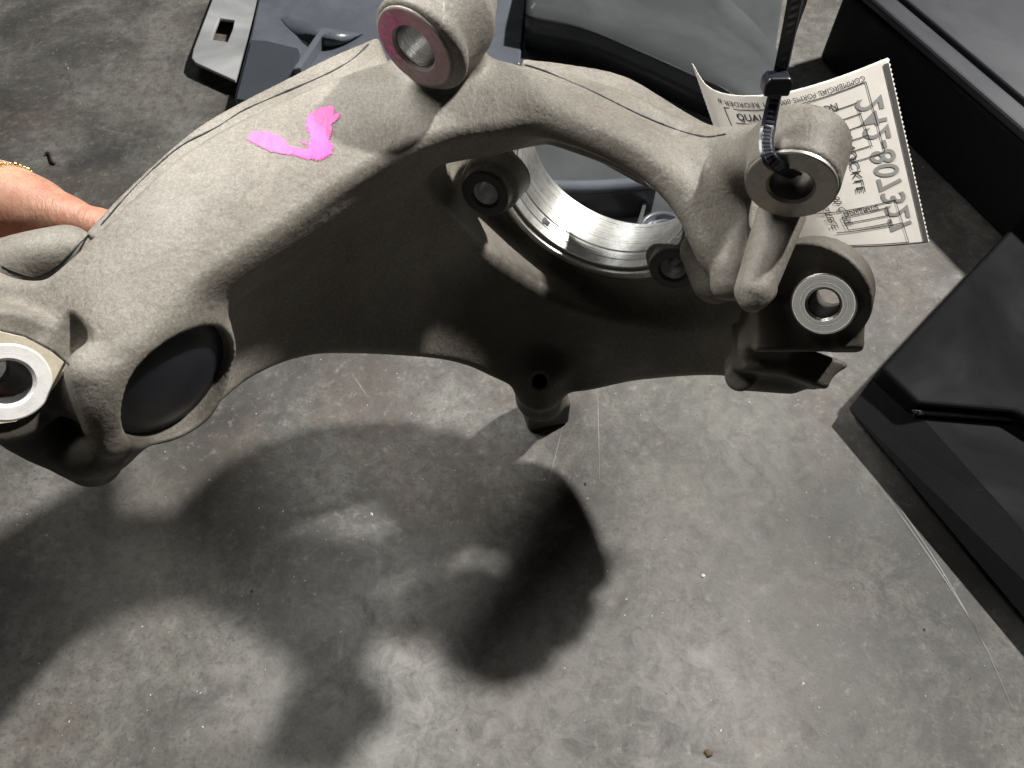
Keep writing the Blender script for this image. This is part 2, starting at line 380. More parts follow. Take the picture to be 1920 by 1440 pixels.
for j in range(NV):
    v = j/(NV-1); q = Ur*(1-v)+Rr*v; aw = q-CAMP; aw /= np.linalg.norm(aw, axis=1, keepdims=True)
    q = q+aw*(pc*math.sin(math.pi*v)**1.0)[:, None]
    tq = np.linalg.norm(q-CAMP, axis=1); tp = (BN@(BC-CAMP))/(aw@BN); hitp = CAMP+aw*tp[:, None]
    dist = np.linalg.norm(hitp-BC, axis=1); w = np.clip((.135-dist)/(.135-.064), 0, 1); w = w*w*(3-2*w); w[tp < 0] = 0
    G[:, j] = CAMP+aw*(tq*(1-w)+(tp+.004)*w)[:, None]
fld.loft(G, .018, .006, k=.006)

# arch
O = [(-90, 470, .280), (-20, 510, .285), (60, 516, .290), (120, 474, .294), (190, 408, .297), (262, 340, .300), (340, 274, .302), (430, 220, .303), (530, 175, .303),
     (640, 128, .303), (740, 100, .302), (850, 95, .300), (930, 100, .300), (1010, 125, .299), (1100, 165, .297), (1190, 208, .295), (1280, 243, .292), (1350, 256, .288), (1402, 345, .281), (1410, 420, .275), (1402, 490, .266)]
I = [(-60, 690, .272), (60, 740, .272), (170, 790, .268), (245, 690, .280), (312, 597, .288), (378, 538, .291), (455, 480, .293), (545, 420, .294), (642, 350, .295),
     (740, 292, .295), (830, 258, .294), (920, 244, .293), (1000, 240, .292), (1080, 262, .291), (1155, 298, .289), (1225, 345, .286), (1292, 412, .281), (1340, 480, .274), (1378, 545, .264), (1384, 562, .262), (1388, 582, .257)]
Oc, Ic = cr([PZ(*o) for o in O], 6), cr([PZ(*i) for i in I], 6)
Or_, Ir_ = resample_edge(Oc, Ic, .007)
NA = 9; GA = np.zeros((len(Oc), NA, 3))
for j in range(NA):
    v = j/(NA-1); q = Or_*(1-v)+Ir_*v; aw = CAMP-q; aw /= np.linalg.norm(aw, axis=1, keepdims=True)
    GA[:, j] = q+aw*(.0045*math.sin(math.pi*v))
fld.loft(GA, np.interp(np.linspace(0, 20, len(Oc)), [0, 4, 6, 12, 14, 16, 20], [.024, .024, .032, .032, .024, .017, .0145])[:, None], .007, k=.010)

# side flange that shows beyond the parting line, lower than the top face
FO = [(165, 436, .272), (222, 374, .276), (300, 300, .279), (378, 236, .281), (462, 188, .281), (545, 146, .281), (625, 106, .281), (705, 72, .281)]
FI = [(230, 470, .272), (270, 430, .276), (350, 370, .279), (430, 310, .281), (510, 270, .281), (590, 230, .281), (660, 190, .281), (740, 160, .281)]
a, b = cr([PZ(*o) for o in FO], 5), cr([PZ(*o) for o in FI], 5)
fld.loft(np.stack([a, (a+b)/2, b], 1), .016, .002, k=.002)
LO = [(985, 112, .293), (1050, 120, .290), (1130, 132, .286), (1185, 150, .284), (1245, 186, .282), (1305, 224, .281), (1362, 252, .280)]
LI = [(985, 190, .287), (1040, 215, .283), (1100, 252, .280), (1150, 280, .278), (1215, 315, .276), (1280, 340, .274), (1340, 350, .274)]
a, b = cr([PZ(*o) for o in LO], 5), cr([PZ(*o) for o in LI], 5)
fld.loft(np.stack([a, (a+b)/2, b], 1), .013, .0015, k=.0015)

# bearing plate
fld.cyl(BC, BN, .072, -.009, .004, .003, .012)
fld.cyl(BC, BN, .061, -.009, .0105, .002, .003)
# two bolt bosses beside the bore
BF = facing(1100, 420, -.40, .90, .80)
BB = [(P(910, 364, .426), .0140, .0074), (P(1262, 505, .438), .0140, .0074)]
for c, r, _ in BB:
    fld.cyl(c, BF, r*1.35, -.030, -.006, .002, .010, r2=r*1.2); fld.cyl(c, BF, r, -.03, 0, .0015, .002)
# top boss
TC = PZ(778, 88, .328); TN = facing(780, 88, -.72, .69, .58); TR = .0228
fld.cyl(TC, TN, TR, -.030, 0, .002, .010, r2=TR*.97)
fld.cyl(TC-TN*.004-UPV*.0030+RIGHT*.0014, TN, TR*.97, -.005, .0005, .0012, .0015)
fld.capsule(TC-TN*.034, PZ(815, 150, .285), .019, .018, .012)
# right boss
RC = PZ(1483, 346, .316); RN = facing(1483, 346, -.16, .985, .70); RR = .0196
fld.cyl(RC, RN, RR, -.026, 0, .002, .007, r2=RR*.98)
fld.capsule(RC-RN*.020, PZ(1350, 300, .278), .0125, .015, .012)
fld.capsule(P(1355, 445, .398), P(1400, 440, .406), .015, .015, .006)  # added mass, placed to close a light gap in the floor shadow
fld.capsule(P(1318, 470, .405), P(1345, 520, .405), .012, .014, .005)
# pin
fld.capsule(PZ(1464, 405, .287), PZ(1414, 545, .2785), .0108, .0086, .004)
fld.cyl(PZ(1410, 568, .277), unit(PZ(1408, 575, .2765)-PZ(1440, 490, .2815)), .0038, -.006, .003, .001, .003)
# right lower lug with its jagged lower body
LC = P(1551, 560, .384); LN = facing(1551, 560, -.53, .85, .86)
LB = facing(1551, 560, -.53, .85, .80); q_ = ray(1520, 556); lb = CAMP+q_*((LB@(LC-LB*.0005-CAMP))/(LB@q_))
fld.cyl(lb, LB, .0265, -.016, 0, .0012, .004, r2=.0300)
LN = unit(unit(CAMP-LC)+unit(LN_DIR)); LC = LC+LB*.0046
fld.cyl(LC, LN, .0164, -.014, .0004, .0008, .003)
fld.capsule(P(1440, 470, .415), P(1470, 570, .418), .016, .018, .010)
u_, v_, _ = basis(LN)
fld.box(P(1502, 616, .404), RIGHT*.028, UPV*.0125, FWD*.012, .002, .004)
fld.box(P(1580, 610, .398), RIGHT*.0075, UPV*.013, FWD*.010, .002, .003)
fld.capsule(P(1402, 690, .45), P(1480, 700, .445), .0135, .012, .006)
fld.box(P(1490, 683, .430), RIGHT*.026-UPV*.002, UPV*.0085+RIGHT*.003, FWD*.012, .002, .004)
fld.box(P(1500, 660, .408), RIGHT*.034-UPV*.0035, UPV*.0014, FWD*.009, .0006, .001, 'cut')
fld.ellipsoid(P(1600, 735, .425), RIGHT*.016, UPV*.014, FWD*.03, .003, 'cut')
fld.box(P(1420, 650, .425), RIGHT*.012, UPV*.014, FWD*.012, .003, .008)
fld.cyl(P(1388, 706, .436), unit(CAMP-P(1388, 706, .436)), .0085, -.01, .004, .001, .002)
# left lobe behind the arch
fld.capsule(PZ(15, 505, .240), PZ(128, 468, .240), .0155, .0125, .006)
fld.ellipsoid(PZ(80, 486, .238), RIGHT*.026+UPV*.008, UPV*.0115-RIGHT*.003, FWD*.018, .006)
# left lug
KC = PZ(14, 717, .282); KN = facing(16, 716, .35, .3, .965)
fld.cyl(KC-RIGHT*.002+UPV*.002, KN, .0275, -.030, -.0015, .003, .005)
fld.capsule(PZ(0, 742, .256), PZ(92, 800, .240), .0165, .0150, .006)
fld.box(PZ(90, 700, .270), RIGHT*.010+UPV*.003, UPV*.010, FWD*.010, .002, .006)
fld.cyl(KC, KN, .036, -.0012, .02, .0005, .001, 'cut')
fld.capsule(PZ(60, 800, .246), PZ(175, 862, .226), .012, .0125, .006)
fld.ellipsoid(PZ(168, 852, .236), RIGHT*.0165, UPV*.011, FWD*.014, .004)
fld.capsule(PZ(172, 700, .276), PZ(205, 830, .250), .009, .006, .006)
# blanking plug boss and recess
DC = PZ(336, 722, .250); DN = facing(336, 722, .77, .64, .60)
fld.cyl(DC, DN, .0319, -.018, -.001, .003, .018)
fld.cyl(DC, DN, .0305, -.0080, .03, .001, .0015, 'cut')
# lower boss and leg
fld.capsule(P(1015, 696, .535), P(1012, 732, .545), .0165, .0145, .012)
fld.chain([P(1010, 715, .552), PZ(1014, 742, .040), PZ(1020, 750, .022)], [.018, .0175, .0160], .008)
fld.box(PZ(1022, 758, .016), RIGHT*.0165+np.array([0, .004, 0]), np.array([-.003, .013, 0]), np.array([0, 0, .015]), .002, .004)
fld.cyl(P(1012, 714, .528), unit(CAMP-P(1012, 714, .528)), .0050, -.010, .02, .001, .0015, 'cut')
# through holes and bores
fld.cyl(BC, BN, BR, -.06, .014, .001, .001, 'cut'); fld.cyl(BC, BN, .060, -.015, -.0085, .001, .001, 'cut')
for c, r, h in BB: fld.cyl(c, BF, h, -.05, .02, .0005, .001, 'cut')
fld.cyl(TC, TN, .0110, -.06, .02, .0005, .001, 'cut')
fld.cyl(RC, RN, .0091, -.06, .02, .0005, .001, 'cut')
fld.cyl(LC, LN, .0078, -.05, .02, .0005, .001, 'cut')
fld.cyl(KC, KN, .0090, -.06, .02, .0005, .001, 'cut')
fld.blur(1)
cast_me, CV, CQ = fld.to_mesh('casting')
knuckle = empty('steering_knuckle', PZ(1014, 790, 0), 'sandblasted aluminium steering knuckle standing on its lower leg with bright pink paint marks', 'steering knuckle')
casting = link('casting', cast_me, M_CAST, knuckle)
bvh = BVHTree.FromPolygons([Vector(v) for v in CV], [tuple(q) for q in CQ])
def hit(px, py):
    d = Vector(ray(px, py)).normalized(); h = bvh.ray_cast(Vector(CAMP), d)
    return h[0], h[1]

def ring(name, c, n, ri, ro, h, m, bore=None, depth=.03, chamfer=.0012, parent=knuckle, label=None):
    vs, fs = lathe([(ro+.0006, -.003), (ro+.0006, h-.0004), (ro, h), (ri+chamfer, h), (ri, h-chamfer), (ri, h-chamfer-.003)], c, n)
    o = new_obj(name, vs, fs, m, parent); 
    if label: o['label'] = label
    es = o.modifiers.new('split', 'EDGE_SPLIT'); es.split_angle = math.radians(28)
    if bore:
        prof = []; k = 26
        for i in range(k+1):
            t = i/k; prof.append((ri-.0003-(.00035 if i % 2 else 0), h-chamfer-.0005-t*depth))
        vs, fs = lathe(prof, c, n); new_obj('threaded_bore', vs, fs, bore, o)
    return o
A1 = machined('dusty_ring', (.34, .31, .28), .5, TC, TN, .5, .25); A2 = machined('bright_thread', (.90, .91, .92), .26, TC, TN, 1, 0, 1500, .5)
ring('boss_ring', TC, TN, .0106, TR*.84, .0012, A1, A2, .032, label='worn ring smeared with pink paint')
A1 = machined('worn_ring', (.36, .345, .31), .42, RC, RN, .8, .2); A2 = machined('grey_thread', (.30, .29, .27), .45, RC, RN, .9, .2)
ring('boss_ring', RC, RN, .0087, RR*.90, .0012, A1, A2, .030, label='dull grey ring with the cable tie through it')
A1 = machined('pale_ring', (.84, .83, .78), .34, LC, LN, 1.0, -.1)
ring('boss_ring', LC, LN, .0076, .0150, .0014, A1, M_DARKBORE, .02, label='pale machined ring on the lower lug')
A1 = machined('white_ring', (.88, .87, .85), .5, KC, KN, .15); A2 = machined('smooth_grey_bore', (.25, .25, .25), .4, KC, KN, .8)
ring('boss_ring', KC, KN, .0088, .0150, .0010, A1, A2, .036, label='bright white machined ring cut by the picture edge')
for c, r, h in BB:
    ring('bolt_boss', c, BF, h, r*.93, .0008, M_DARKRIM, machined('bright_thread', (.9, .9, .9), .3, c, BF, .45, 0, 1500, .5), .022)
M_SLEEVE = machined('turned_sleeve', (.66, .66, .63), .34, BC, BN, .9, .30, 1600, .4)
# machined bearing sleeve
vs, fs = lathe([(.0612, .004), (.0612, .0125), (.0600, .0130), (.0575, .0130), (.0568, .0122), (.0568, .0090), (.0556, .0088), (.0548, .0094),
                (.0540, .0090), (.0538, .0040), (.0534, .0036), (.0534, -.0020), (.0526, -.0026), (.0526, -.0110), (.0532, -.0118), (.0532, -.0260), (.0538, -.0270)], BC, BN, 160)
sl = new_obj('bearing_sleeve', vs, fs, M_SLEEVE, knuckle); es = sl.modifiers.new('split', 'EDGE_SPLIT'); es.split_angle = math.radians(28)
su, sv, _ = basis(BN); bst = None
for i in range(360):
    a = math.radians(i); q = BC+(su*math.cos(a)+sv*math.sin(a))*.0536+BN*.001; d = q-CAMP; w_ = d@FWD; e = (960+F*(d@RIGHT)/w_-1026)**2+(720-F*(d@UPV)/w_-412)**2
    if bst is None or e < bst[0]: bst = (e, q, su*math.cos(a)+sv*math.sin(a), -su*math.sin(a)+sv*math.cos(a))
bm = bmesh.new(); bmesh.ops.create_icosphere(bm, subdivisions=3, radius=1)
for q in bm.verts:
    k_ = 1+.25*math.sin(q.co.x*5+1)*math.cos(q.co.y*4); q.co = Vector(bst[1]+bst[2]*q.co.z*.0006+bst[3]*q.co.x*.0036*k_+BN*q.co.y*.0026*k_)
me = bpy.data.meshes.new('grease_spot'); bm.to_mesh(me); bm.free(); link('grease_spot', me, M_DARKRIM, knuckle)
# plug
vs, fs = lathe([(.0303, -.0105), (.0303, -.0072), (.0292, -.0066), (.027, -.0066), (.022, -.0036), (.014, -.0012), (.006, -.0002), (.0001, 0)], DC, DN, 96)
new_obj('blanking_plug', vs, fs, M_PLUG, knuckle)
sl_ = DC+DN*-.0008+UPV*.0035; vs, fs = tube([sl_+UPV*.004, sl_, sl_-UPV*.004-RIGHT*.002], [.0006, .0013, .0016], 8); new_obj('slit', vs, fs, M_DARKBORE, knuckle)
# left pad
pad = [(-40, 640), (0, 622), (50, 634), (95, 658), (129, 686), (105, 722), (75, 762), (30, 790), (-40, 800)]
pv0 = [CAMP+ray(x, y)*((KN@(KC+KN*.0004-CAMP))/(KN@ray(x, y))) for x, y in pad]
ku, kv, _ = basis(KN); kc = KC+KN*.0004; holev = [kc+(ku*math.cos(2*math.pi*i/32)+kv*math.sin(2*math.pi*i/32))*.012 for i in range(32)]
bm = bmesh.new(); vv = [bm.verts.new(q) for q in pv0]; hh = [bm.verts.new(q) for q in holev]
bmesh.ops.triangle_fill(bm, edges=[bm.edges.new((l[i], l[(i+1) % len(l)])) for l in (vv, hh) for i in range(len(l))], use_beauty=True)
ex = bmesh.ops.extrude_face_region(bm, geom=bm.faces[:])
for q in ex['geom']:
    if isinstance(q, bmesh.types.BMVert): q.co -= Vector(KN*.004)
bmesh.ops.recalc_face_normals(bm, faces=bm.faces); me = bpy.data.meshes.new('machined_pad'); bm.to_mesh(me); bm.free()
link('machined_pad', me, M_PAD, knuckle, False)

def surf_line(pts, n=14):
    p = cr([(x, y, 0) for x, y in pts], n); out = []
    for x, y, _ in p:
        h, nn = hit(x, y)
        if h is None: continue
        if nn.dot(Vector(CAMP)-h) < 0: nn = -nn
        out.append((np.array(h), np.array(nn)))
    return out
def seam(name, pts, r, m, lift=0.0, jit=.35):
    L_ = surf_line(pts); rr = [r*(.75+.3*math.sin(i*.21+1)*math.sin(i*.083))*random.uniform(1-jit*.4, 1+jit*.4) for i in range(len(L_))]; rr[0] = rr[-1] = r*.1
    vs, fs = tube([h+nn*lift+np.array([random.uniform(-1, 1) for _ in range(3)])*r*.12 for h, nn in L_], rr, 8); return new_obj(name, vs, fs, m, knuckle)
PL1 = [(188, 424), (242, 362), (300, 305), (345, 270), (400, 242), (455, 208), (510, 183), (565, 160), (620, 135), (662, 110), (692, 82)]
PL2 = [(935, 112), (1000, 126), (1060, 149), (1120, 176), (1200, 215), (1270, 243), (1320, 256), (1362, 252)]
for L_ in (PL1, PL2):
    seam('parting_crack', L_, .00075, M_DARKBORE, -.0001)
seam('parting_crack', [(0, 619), (50, 632), (95, 656), (131, 684)], .0007, M_DARKBORE, 0)
seam('parting_crack', [(2, 499), (40, 514), (72, 518), (110, 498), (148, 458), (168, 440)], .0007, M_DARKBORE, 0)
# pink paint film following the casting
def inside(poly, x, y):
    c = False; n = len(poly)
    for i in range(n):
        x1, y1 = poly[i]; x2, y2 = poly[(i+1) % n]
        if (y1 > y) != (y2 > y) and x < (x2-x1)*(y-y1)/(y2-y1)+x1: c = not c
    return c
def film(name, polys, m, step=2.0, off=.00035, parent=knuckle):
    xs = [p[0] for q in polys for p in q]; ys = [p[1] for q in polys for p in q]
    nx = int((max(xs)-min(xs))/step)+3; ny = int((max(ys)-min(ys))/step)+3; idx = {}; vs = []; fs = []
    def vert(i, j):
        if (i, j) not in idx:
            x, y = min(xs)-step+i*step, min(ys)-step+j*step; p, n = hit(x, y)
            if p is None: return None
            if n.dot(Vector(CAMP)-p) < 0: n = -n
            idx[i, j] = len(vs); vs.append(np.array(p+n*off))
        return idx[i, j]
    for i in range(nx):
        for j in range(ny):
            x, y = min(xs)-step+(i+.5)*step, min(ys)-step+(j+.5)*step
            jx, jy = x+random.uniform(-2, 2), y+random.uniform(-2, 2)
            if any(inside(q, jx, jy) for q in polys):
                f = [vert(i, j), vert(i+1, j), vert(i+1, j+1), vert(i, j+1)]
                if None not in f: fs.append(f)
    o = new_obj(name, vs, fs, m, parent)
    inv = {v: k for k, v in idx.items()}; ed = []
    for k in range(len(vs)):
        x, y = min(xs)-step+inv[k][0]*step, min(ys)-step+inv[k][1]*step; best = 99
        for q in polys:
            for a in range(len(q)):
                A_, B_ = np.array(q[a]), np.array(q[(a+1) % len(q)]); d = B_-A_; h = min(1, max(0, ((x, y)-A_)@d/(d@d))); best = min(best, np.linalg.norm((x, y)-A_-d*h))
            if inside(q, x, y): sg = 1
        ed.append(min(1, best/9))
    at_ = o.data.attributes.new('edge', 'FLOAT', 'POINT'); at_.data.foreach_set('value', ed)
    return o
m = mat('pink_paint', (.88, .09, .42), .45); t = NT(m); c = t.coord()
st = t.noise(t.coord(scale=(1, .25, 1), rot=(0, 0, .5)), 300, 3, .6)
t.l(t.ramp(st, [(.3, (.60, .065, .26)), (.6, (.72, .085, .34))]), t.b.inputs['Base Color']); t.l(t.bump(t.noise(c, 520, 3, .6), .5, .0006), t.b.inputs['Normal'])
at = t.add('ShaderNodeAttribute', attribute_name='edge'); dry = t.noise(t.coord(scale=(1, .22, 1), rot=(0, 0, .5)), 420, 4, .7); gn = t.noise(c, 900, 2, .5)
al = t.math('ADD', t.math('MULTIPLY', at.outputs['Fac'], .55), t.math('ADD', t.math('MULTIPLY', dry, .9), t.math('MULTIPLY', gn, .5)))
t.l(t.ramp(al, [(.50, (0, 0, 0)), (.68, (1, 1, 1))]), t.b.inputs['Alpha'])
M_PINK = m
film('paint_mark', [[(463, 262), (475, 246), (500, 249), (525, 255), (545, 275), (575, 282), (584, 262), (574, 235), (576, 220), (590, 207), (618, 200), (626, 201), (627, 215), (640, 212), (634, 224), (622, 232), (622, 250), (616, 264), (625, 272), (622, 290), (600, 301), (570, 297), (540, 290), (510, 285), (485, 274)],
                    [(560, 264), (575, 267), (580, 273), (566, 270)]], M_PINK)
# pink smear on the top ring
u, v, n = basis(TN); vs = []; fs = []
def ringpt(r, a): return TC+(u*math.cos(a)+v*math.sin(a))*r+TN*.00155
dq = -RIGHT*.75+UPV*.55; ang0 = math.atan2(dq@v, dq@u)
m = mat('thin_pink_paint', (.85, .16, .48), .5); t = NT(m); c = t.coord()
msk = t.ramp(t.math('ADD', t.math('MULTIPLY', t.noise(c, 260, 4, .65), .6), 0), [(.22, (.45, .45, .45)), (.40, (1, 1, 1))])
at = t.add('ShaderNodeAttribute', attribute_name='fade')
alpha = t.math('MULTIPLY', msk, at.outputs['Fac'], True); t.l(alpha, t.b.inputs['Alpha'])
fade = []
na, nr = 96, 10
for i in range(na+1):
    for j in range(nr+1):
        a = ang0-math.pi+2*math.pi*i/na; r = .0114+(TR*.82-.0114)*j/nr; vs.append(ringpt(r, a))
        w = max(.16, (1-(abs(a-ang0)/1.6)**2)*(1-.5*j/nr)); fade.append(w)
for i in range(na):
    for j in range(nr): fs.append((i*(nr+1)+j, (i+1)*(nr+1)+j, (i+1)*(nr+1)+j+1, i*(nr+1)+j+1))
o = new_obj('paint_smear', vs, fs, m, knuckle); at_ = o.data.attributes.new('fade', 'FLOAT', 'POINT'); at_.data.foreach_set('value', fade)

# ------------------------------------------------------------------ background things
def poly_px(pts, z): return [PZ(x, y, z) for x, y in pts]
def on_wall(a, b, px, py):
    """where the ray through a pixel meets the upright plane over the floor line a-b"""
    a = np.asarray(a); n = np.cross(unit(np.asarray(b)-a), [0, 0, 1]); r = ray(px, py); return CAMP+r*(n@(a-CAMP)/(n@r))
# tall black case, upper right
A, B = PZ(1533, 110, 0), PZ(1880, 450, 0)
h1 = on_wall(A, B, 1640, 22)[2]; h2 = on_wall(A, B, 1900, 195)[2]; hc = (h1+h2)/2
dirc = unit(B-A); nrm = unit(np.cross([0, 0, 1], dirc)); nrm = nrm if nrm[1] > 0 else -nrm
print('case height', h1, h2)
case = empty('black_case', (A+B)/2+nrm*.2, 'tall black plastic case with grooved top standing behind the paper tag', 'case')
Lc = np.linalg.norm(B-A)
def cpt(s, d, z): return A+dirc*s+nrm*d+np.array([0, 0, z])
L1 = Lc+.5; D1 = .6
def cbox(name, s0, s1, d0, d1, z0, z1, m, bv=.004):
    vs, fs = prism([cpt(s0, d0, z1), cpt(s1, d0, z1), cpt(s1, d1, z1), cpt(s0, d1, z1)], z1-z0); o = new_obj(name, vs, fs, m, case, False); return bevel(o, bv, 3)
cbox('body', 0, L1, 0, D1, .0, hc-.012, M_CASE, .006)
cbox('rim', -.002, L1, -.002, .022, hc-.010, hc, M_LID, .004)
cbox('lid', -.002, L1, .027, .20, hc-.012, hc+.001, M_LID, .003)
cbox('lid', -.002, L1, .204, D1, hc-.012, hc+.001, M_LID, .003)
# black bumper trim, lower right
trim = empty('bumper_trim', PZ(1800, 780, 0), 'black plastic bumper trim in two stepped sections lying at the right edge', 'bumper trim')
zt = .028
up = poly_px([(1652, 688), (1925, 395), (2150, 170), (2500, 400), (2450, 900), (2000, 830), (1905, 772), (1722, 757)], zt+.014)
vs, fs = prism(up, .045); bevel(new_obj('upper_section', vs, fs, M_TRIM, trim, False), .0035, 3)
lo = [PZ(1592, 766, zt-.012), PZ(1646, 695, zt-.002), PZ(1716, 768, zt), PZ(1903, 784, zt), PZ(2000, 850, zt), PZ(2450, 920, zt), PZ(2600, 1900, zt), PZ(2400, 1560, zt), PZ(1893, 965, zt)]
lo2 = [PZ(2450, 1790, zt-.016)]
vs = lo+lo2; n0 = len(vs); vs = vs+[np.array([p[0]+.006, p[1]+.002, .006 if i != 9 else .012]) for i, p in enumerate(vs)]
top = [(0, 1, 2, 8), (2, 3, 8), (3, 4, 7, 8), (4, 5, 6, 7), (0, 8, 7, 9), (9, 7, 6)]
loop = [0, 1, 2, 3, 4, 5, 6, 9]
fs = top+[tuple(n0+i for i in reversed(f)) for f in top]+[(loop[i], loop[(i+1) % 8], n0+loop[(i+1) % 8], n0+loop[i]) for i in range(8)]
bevel(new_obj('lower_section', vs, fs, M_TRIM, trim, False), .003, 3, 12)
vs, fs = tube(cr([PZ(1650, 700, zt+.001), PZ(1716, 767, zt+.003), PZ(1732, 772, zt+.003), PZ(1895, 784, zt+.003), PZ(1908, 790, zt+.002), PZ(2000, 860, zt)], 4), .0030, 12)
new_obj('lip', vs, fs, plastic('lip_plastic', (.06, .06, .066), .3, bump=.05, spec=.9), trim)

# slate plastic splash shield, top left, with pale mounting flange
shield = empty('splash_shield', PZ(560, 60, 0), 'slate grey plastic splash shield with pale slotted flange lying behind the knuckle', 'splash shield')
zs = .022
def slab(name, pts, z, th, m, parent, bv=.0015, hole=None):
    bm = bmesh.new(); vv = [bm.verts.new(PZ(x, y, z)) for x, y in pts]; e = [bm.edges.new((vv[i], vv[(i+1) % len(vv)])) for i in range(len(vv))]
    if hole:
        hv = [bm.verts.new(PZ(x, y, z)) for x, y in hole]; e += [bm.edges.new((hv[i], hv[(i+1) % len(hv)])) for i in range(len(hv))]
    r = bmesh.ops.triangle_fill(bm, edges=e, use_beauty=True)
    ex = bmesh.ops.extrude_face_region(bm, geom=bm.faces[:])
    for q in ex['geom']:
        if isinstance(q, bmesh.types.BMVert): q.co.z -= th
    bmesh.ops.recalc_face_normals(bm, faces=bm.faces); bmesh.ops.dissolve_limit(bm, angle_limit=.01, verts=bm.verts[:], edges=bm.edges[:])
    me = bpy.data.meshes.new(name); bm.to_mesh(me); bm.free(); return bevel(link(name, me, m, parent, False), bv, 2)
slab('flange', [(420, -60), (362, 92), (359, 108), (366, 117), (441, 151), (500, -60)], zs-.006, .004, M_FLANGE, shield, .0012, [(411, 34), (440, 38), (437, 52), (426, 78), (397, 74), (401, 60)])
slab('body', [(496, -60), (470, 60), (438, 182), (452, 191), (600, 260), (760, 200), (760, -60)], zs, .012, M_PANEL, shield, .003)
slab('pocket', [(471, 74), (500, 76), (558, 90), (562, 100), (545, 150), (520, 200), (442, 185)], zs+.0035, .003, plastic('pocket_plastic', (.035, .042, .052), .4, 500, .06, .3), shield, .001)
# crescent scoop
for px0 in (0,):
    n = 16; tp = []; bt = []; md = []
    for i in range(n+1):
        s = i/n; x = 535+145*s; y = 32+30*s; sag = 38*math.sin(math.pi*s)**.8
        tp.append(PZ(x, y, zs+.001)); md.append(PZ(x+2, y+sag*.6, zs+.013*math.sin(math.pi*s)+.0008)); bt.append(PZ(x-8, y+sag+2, zs+.0008))
    vs = tp+md+bt; fs = []
    for i in range(n): fs += [(i, i+1, n+2+i, n+1+i), (n+1+i, n+2+i, 2*n+3+i, 2*n+2+i)]
    new_obj('scoop', vs, fs, M_PANEL, shield)
a_, b_, c_ = PZ(606, 52, zs+.018), PZ(548, 132, zs+.001), PZ(570, 90, zs+.014)
w_ = np.array([.004, .001, 0])
vs, fs = prism([PZ(606, 54, zs+.014)-w_, PZ(606, 54, zs+.014)+w_, PZ(556, 128, zs+.012)+w_, PZ(556, 128, zs+.012)-w_], .016); bevel(new_obj('rib', vs, fs, M_PANEL, shield, False), .001)

# dark liner panel behind the bore
liner = empty('wheel_liner', PZ(1150, 150, 0), 'glossy dark grey plastic wheel liner with curved ridge seen behind and through the bore', 'wheel liner')
slab('base_sheet', [(880, -80), (860, 300), (900, 560), (1300, 560), (1420, 330), (1440, 200), (1480, -80)], .012, .008, M_DARKPANEL, liner, .002)
slab('side_sheet', [(905, -80), (893, 60), (905, 120), (975, 120), (980, 60), (995, -80)], .020, .006, M_PANEL, liner, .002)
rid = cr([(985, 27), (1090, 50), (1200, 95), (1300, 140), (1362, 168), (1425, 215), (1470, 262)], 6)
up1 = cr([(1000, -160), (1100, -150), (1200, -135), (1290, -110), (1352, -20), (1412, 40), (1472, 112)], 6)
rows = []
zr = .052
for k in range(len(rid)):
    r0 = PZ(*rid[k], zr); r1 = PZ(*up1[k], zr-.012)
    base = r0.copy(); base[2] = .008
    rows.append([base, r0+np.array([0, -.001, -.003]), r0+np.array([0, .001, 0]), r0*.85+r1*.15+np.array([0, 0, .0015]), r0*.5+r1*.5+np.array([0, 0, -.004]), r0*.15+r1*.85+np.array([0, 0, -.010]), r1, np.array([r1[0], r1[1]+.002, .004])])
R_ = np.array(rows); n1, n2 = R_.shape[:2]
fs = [(i*n2+j, (i+1)*n2+j, (i+1)*n2+j+1, i*n2+j+1) for i in range(n1-1) for j in range(n2-1)]
o = new_obj('ridge', R_.reshape(-1, 3), fs, M_DARKPANEL, liner); so = o.modifiers.new('thick', 'SOLIDIFY'); so.thickness = .002; so.offset = -1
# outer lip of the liner
o1 = cr([(1335, -15), (1400, 22), (1440, 60), (1470, 110)], 6); o2 = cr([(1420, -40), (1470, 0), (1500, 20), (1505, 60)], 6)
# ribs and ring seen through the bore
def wallrib(name, pts, z0, z1, w, m=M_DARKPANEL):
    p = cr([PZ(x, y, z1) for x, y in pts], 5); vs = []; fs = []
    for i in range(len(p)):
        t_ = p[min(i+1, len(p)-1)]-p[max(i-1, 0)]; s_ = unit(np.cross(t_, [0, 0, 1]))*w
        vs += [p[i]-s_, p[i]+s_, p[i]+s_-[0, 0, z1-z0], p[i]-s_-[0, 0, z1-z0]]
    for i in range(len(p)-1):
        for k in range(4): fs.append((4*i+k, 4*i+(k+1) % 4, 4*i+4+(k+1) % 4, 4*i+4+k))
    fs += [(0, 1, 2, 3), tuple(len(vs)-4+k for k in range(4))]
    return bevel(new_obj(name, vs, fs, m, liner, False), min(w*.6, .0015), 2)
wallrib('rib', [(985, 352), (1060, 358), (1140, 356), (1230, 348)], .005, .045, .004)
vs, fs = tube(cr([PZ(960, 346, .046), PZ(1060, 352, .046), PZ(1140, 350, .046), PZ(1250, 340, .046)], 6), .0065, 12); new_obj('bead', vs, fs, M_PANEL, liner)
wallrib('rib', [(1010, 362), (1100, 400), (1185, 440)], .005, .030, .002)
wallrib('rib', [(1216, 350), (1205, 395), (1190, 440)], .005, .030, .0018)
pc_ = PZ(1245, 432, .020); vs, fs = lathe([(.024, -.015), (.024, 0), (.022, .002), (.0195, .002), (.0185, 0), (.0185, -.004), (.014, -.004), (.013, .001), (.011, .001), (.010, -.015)], pc_, (0, 0, 1)); new_obj('collar', vs, fs, M_PANEL, liner)

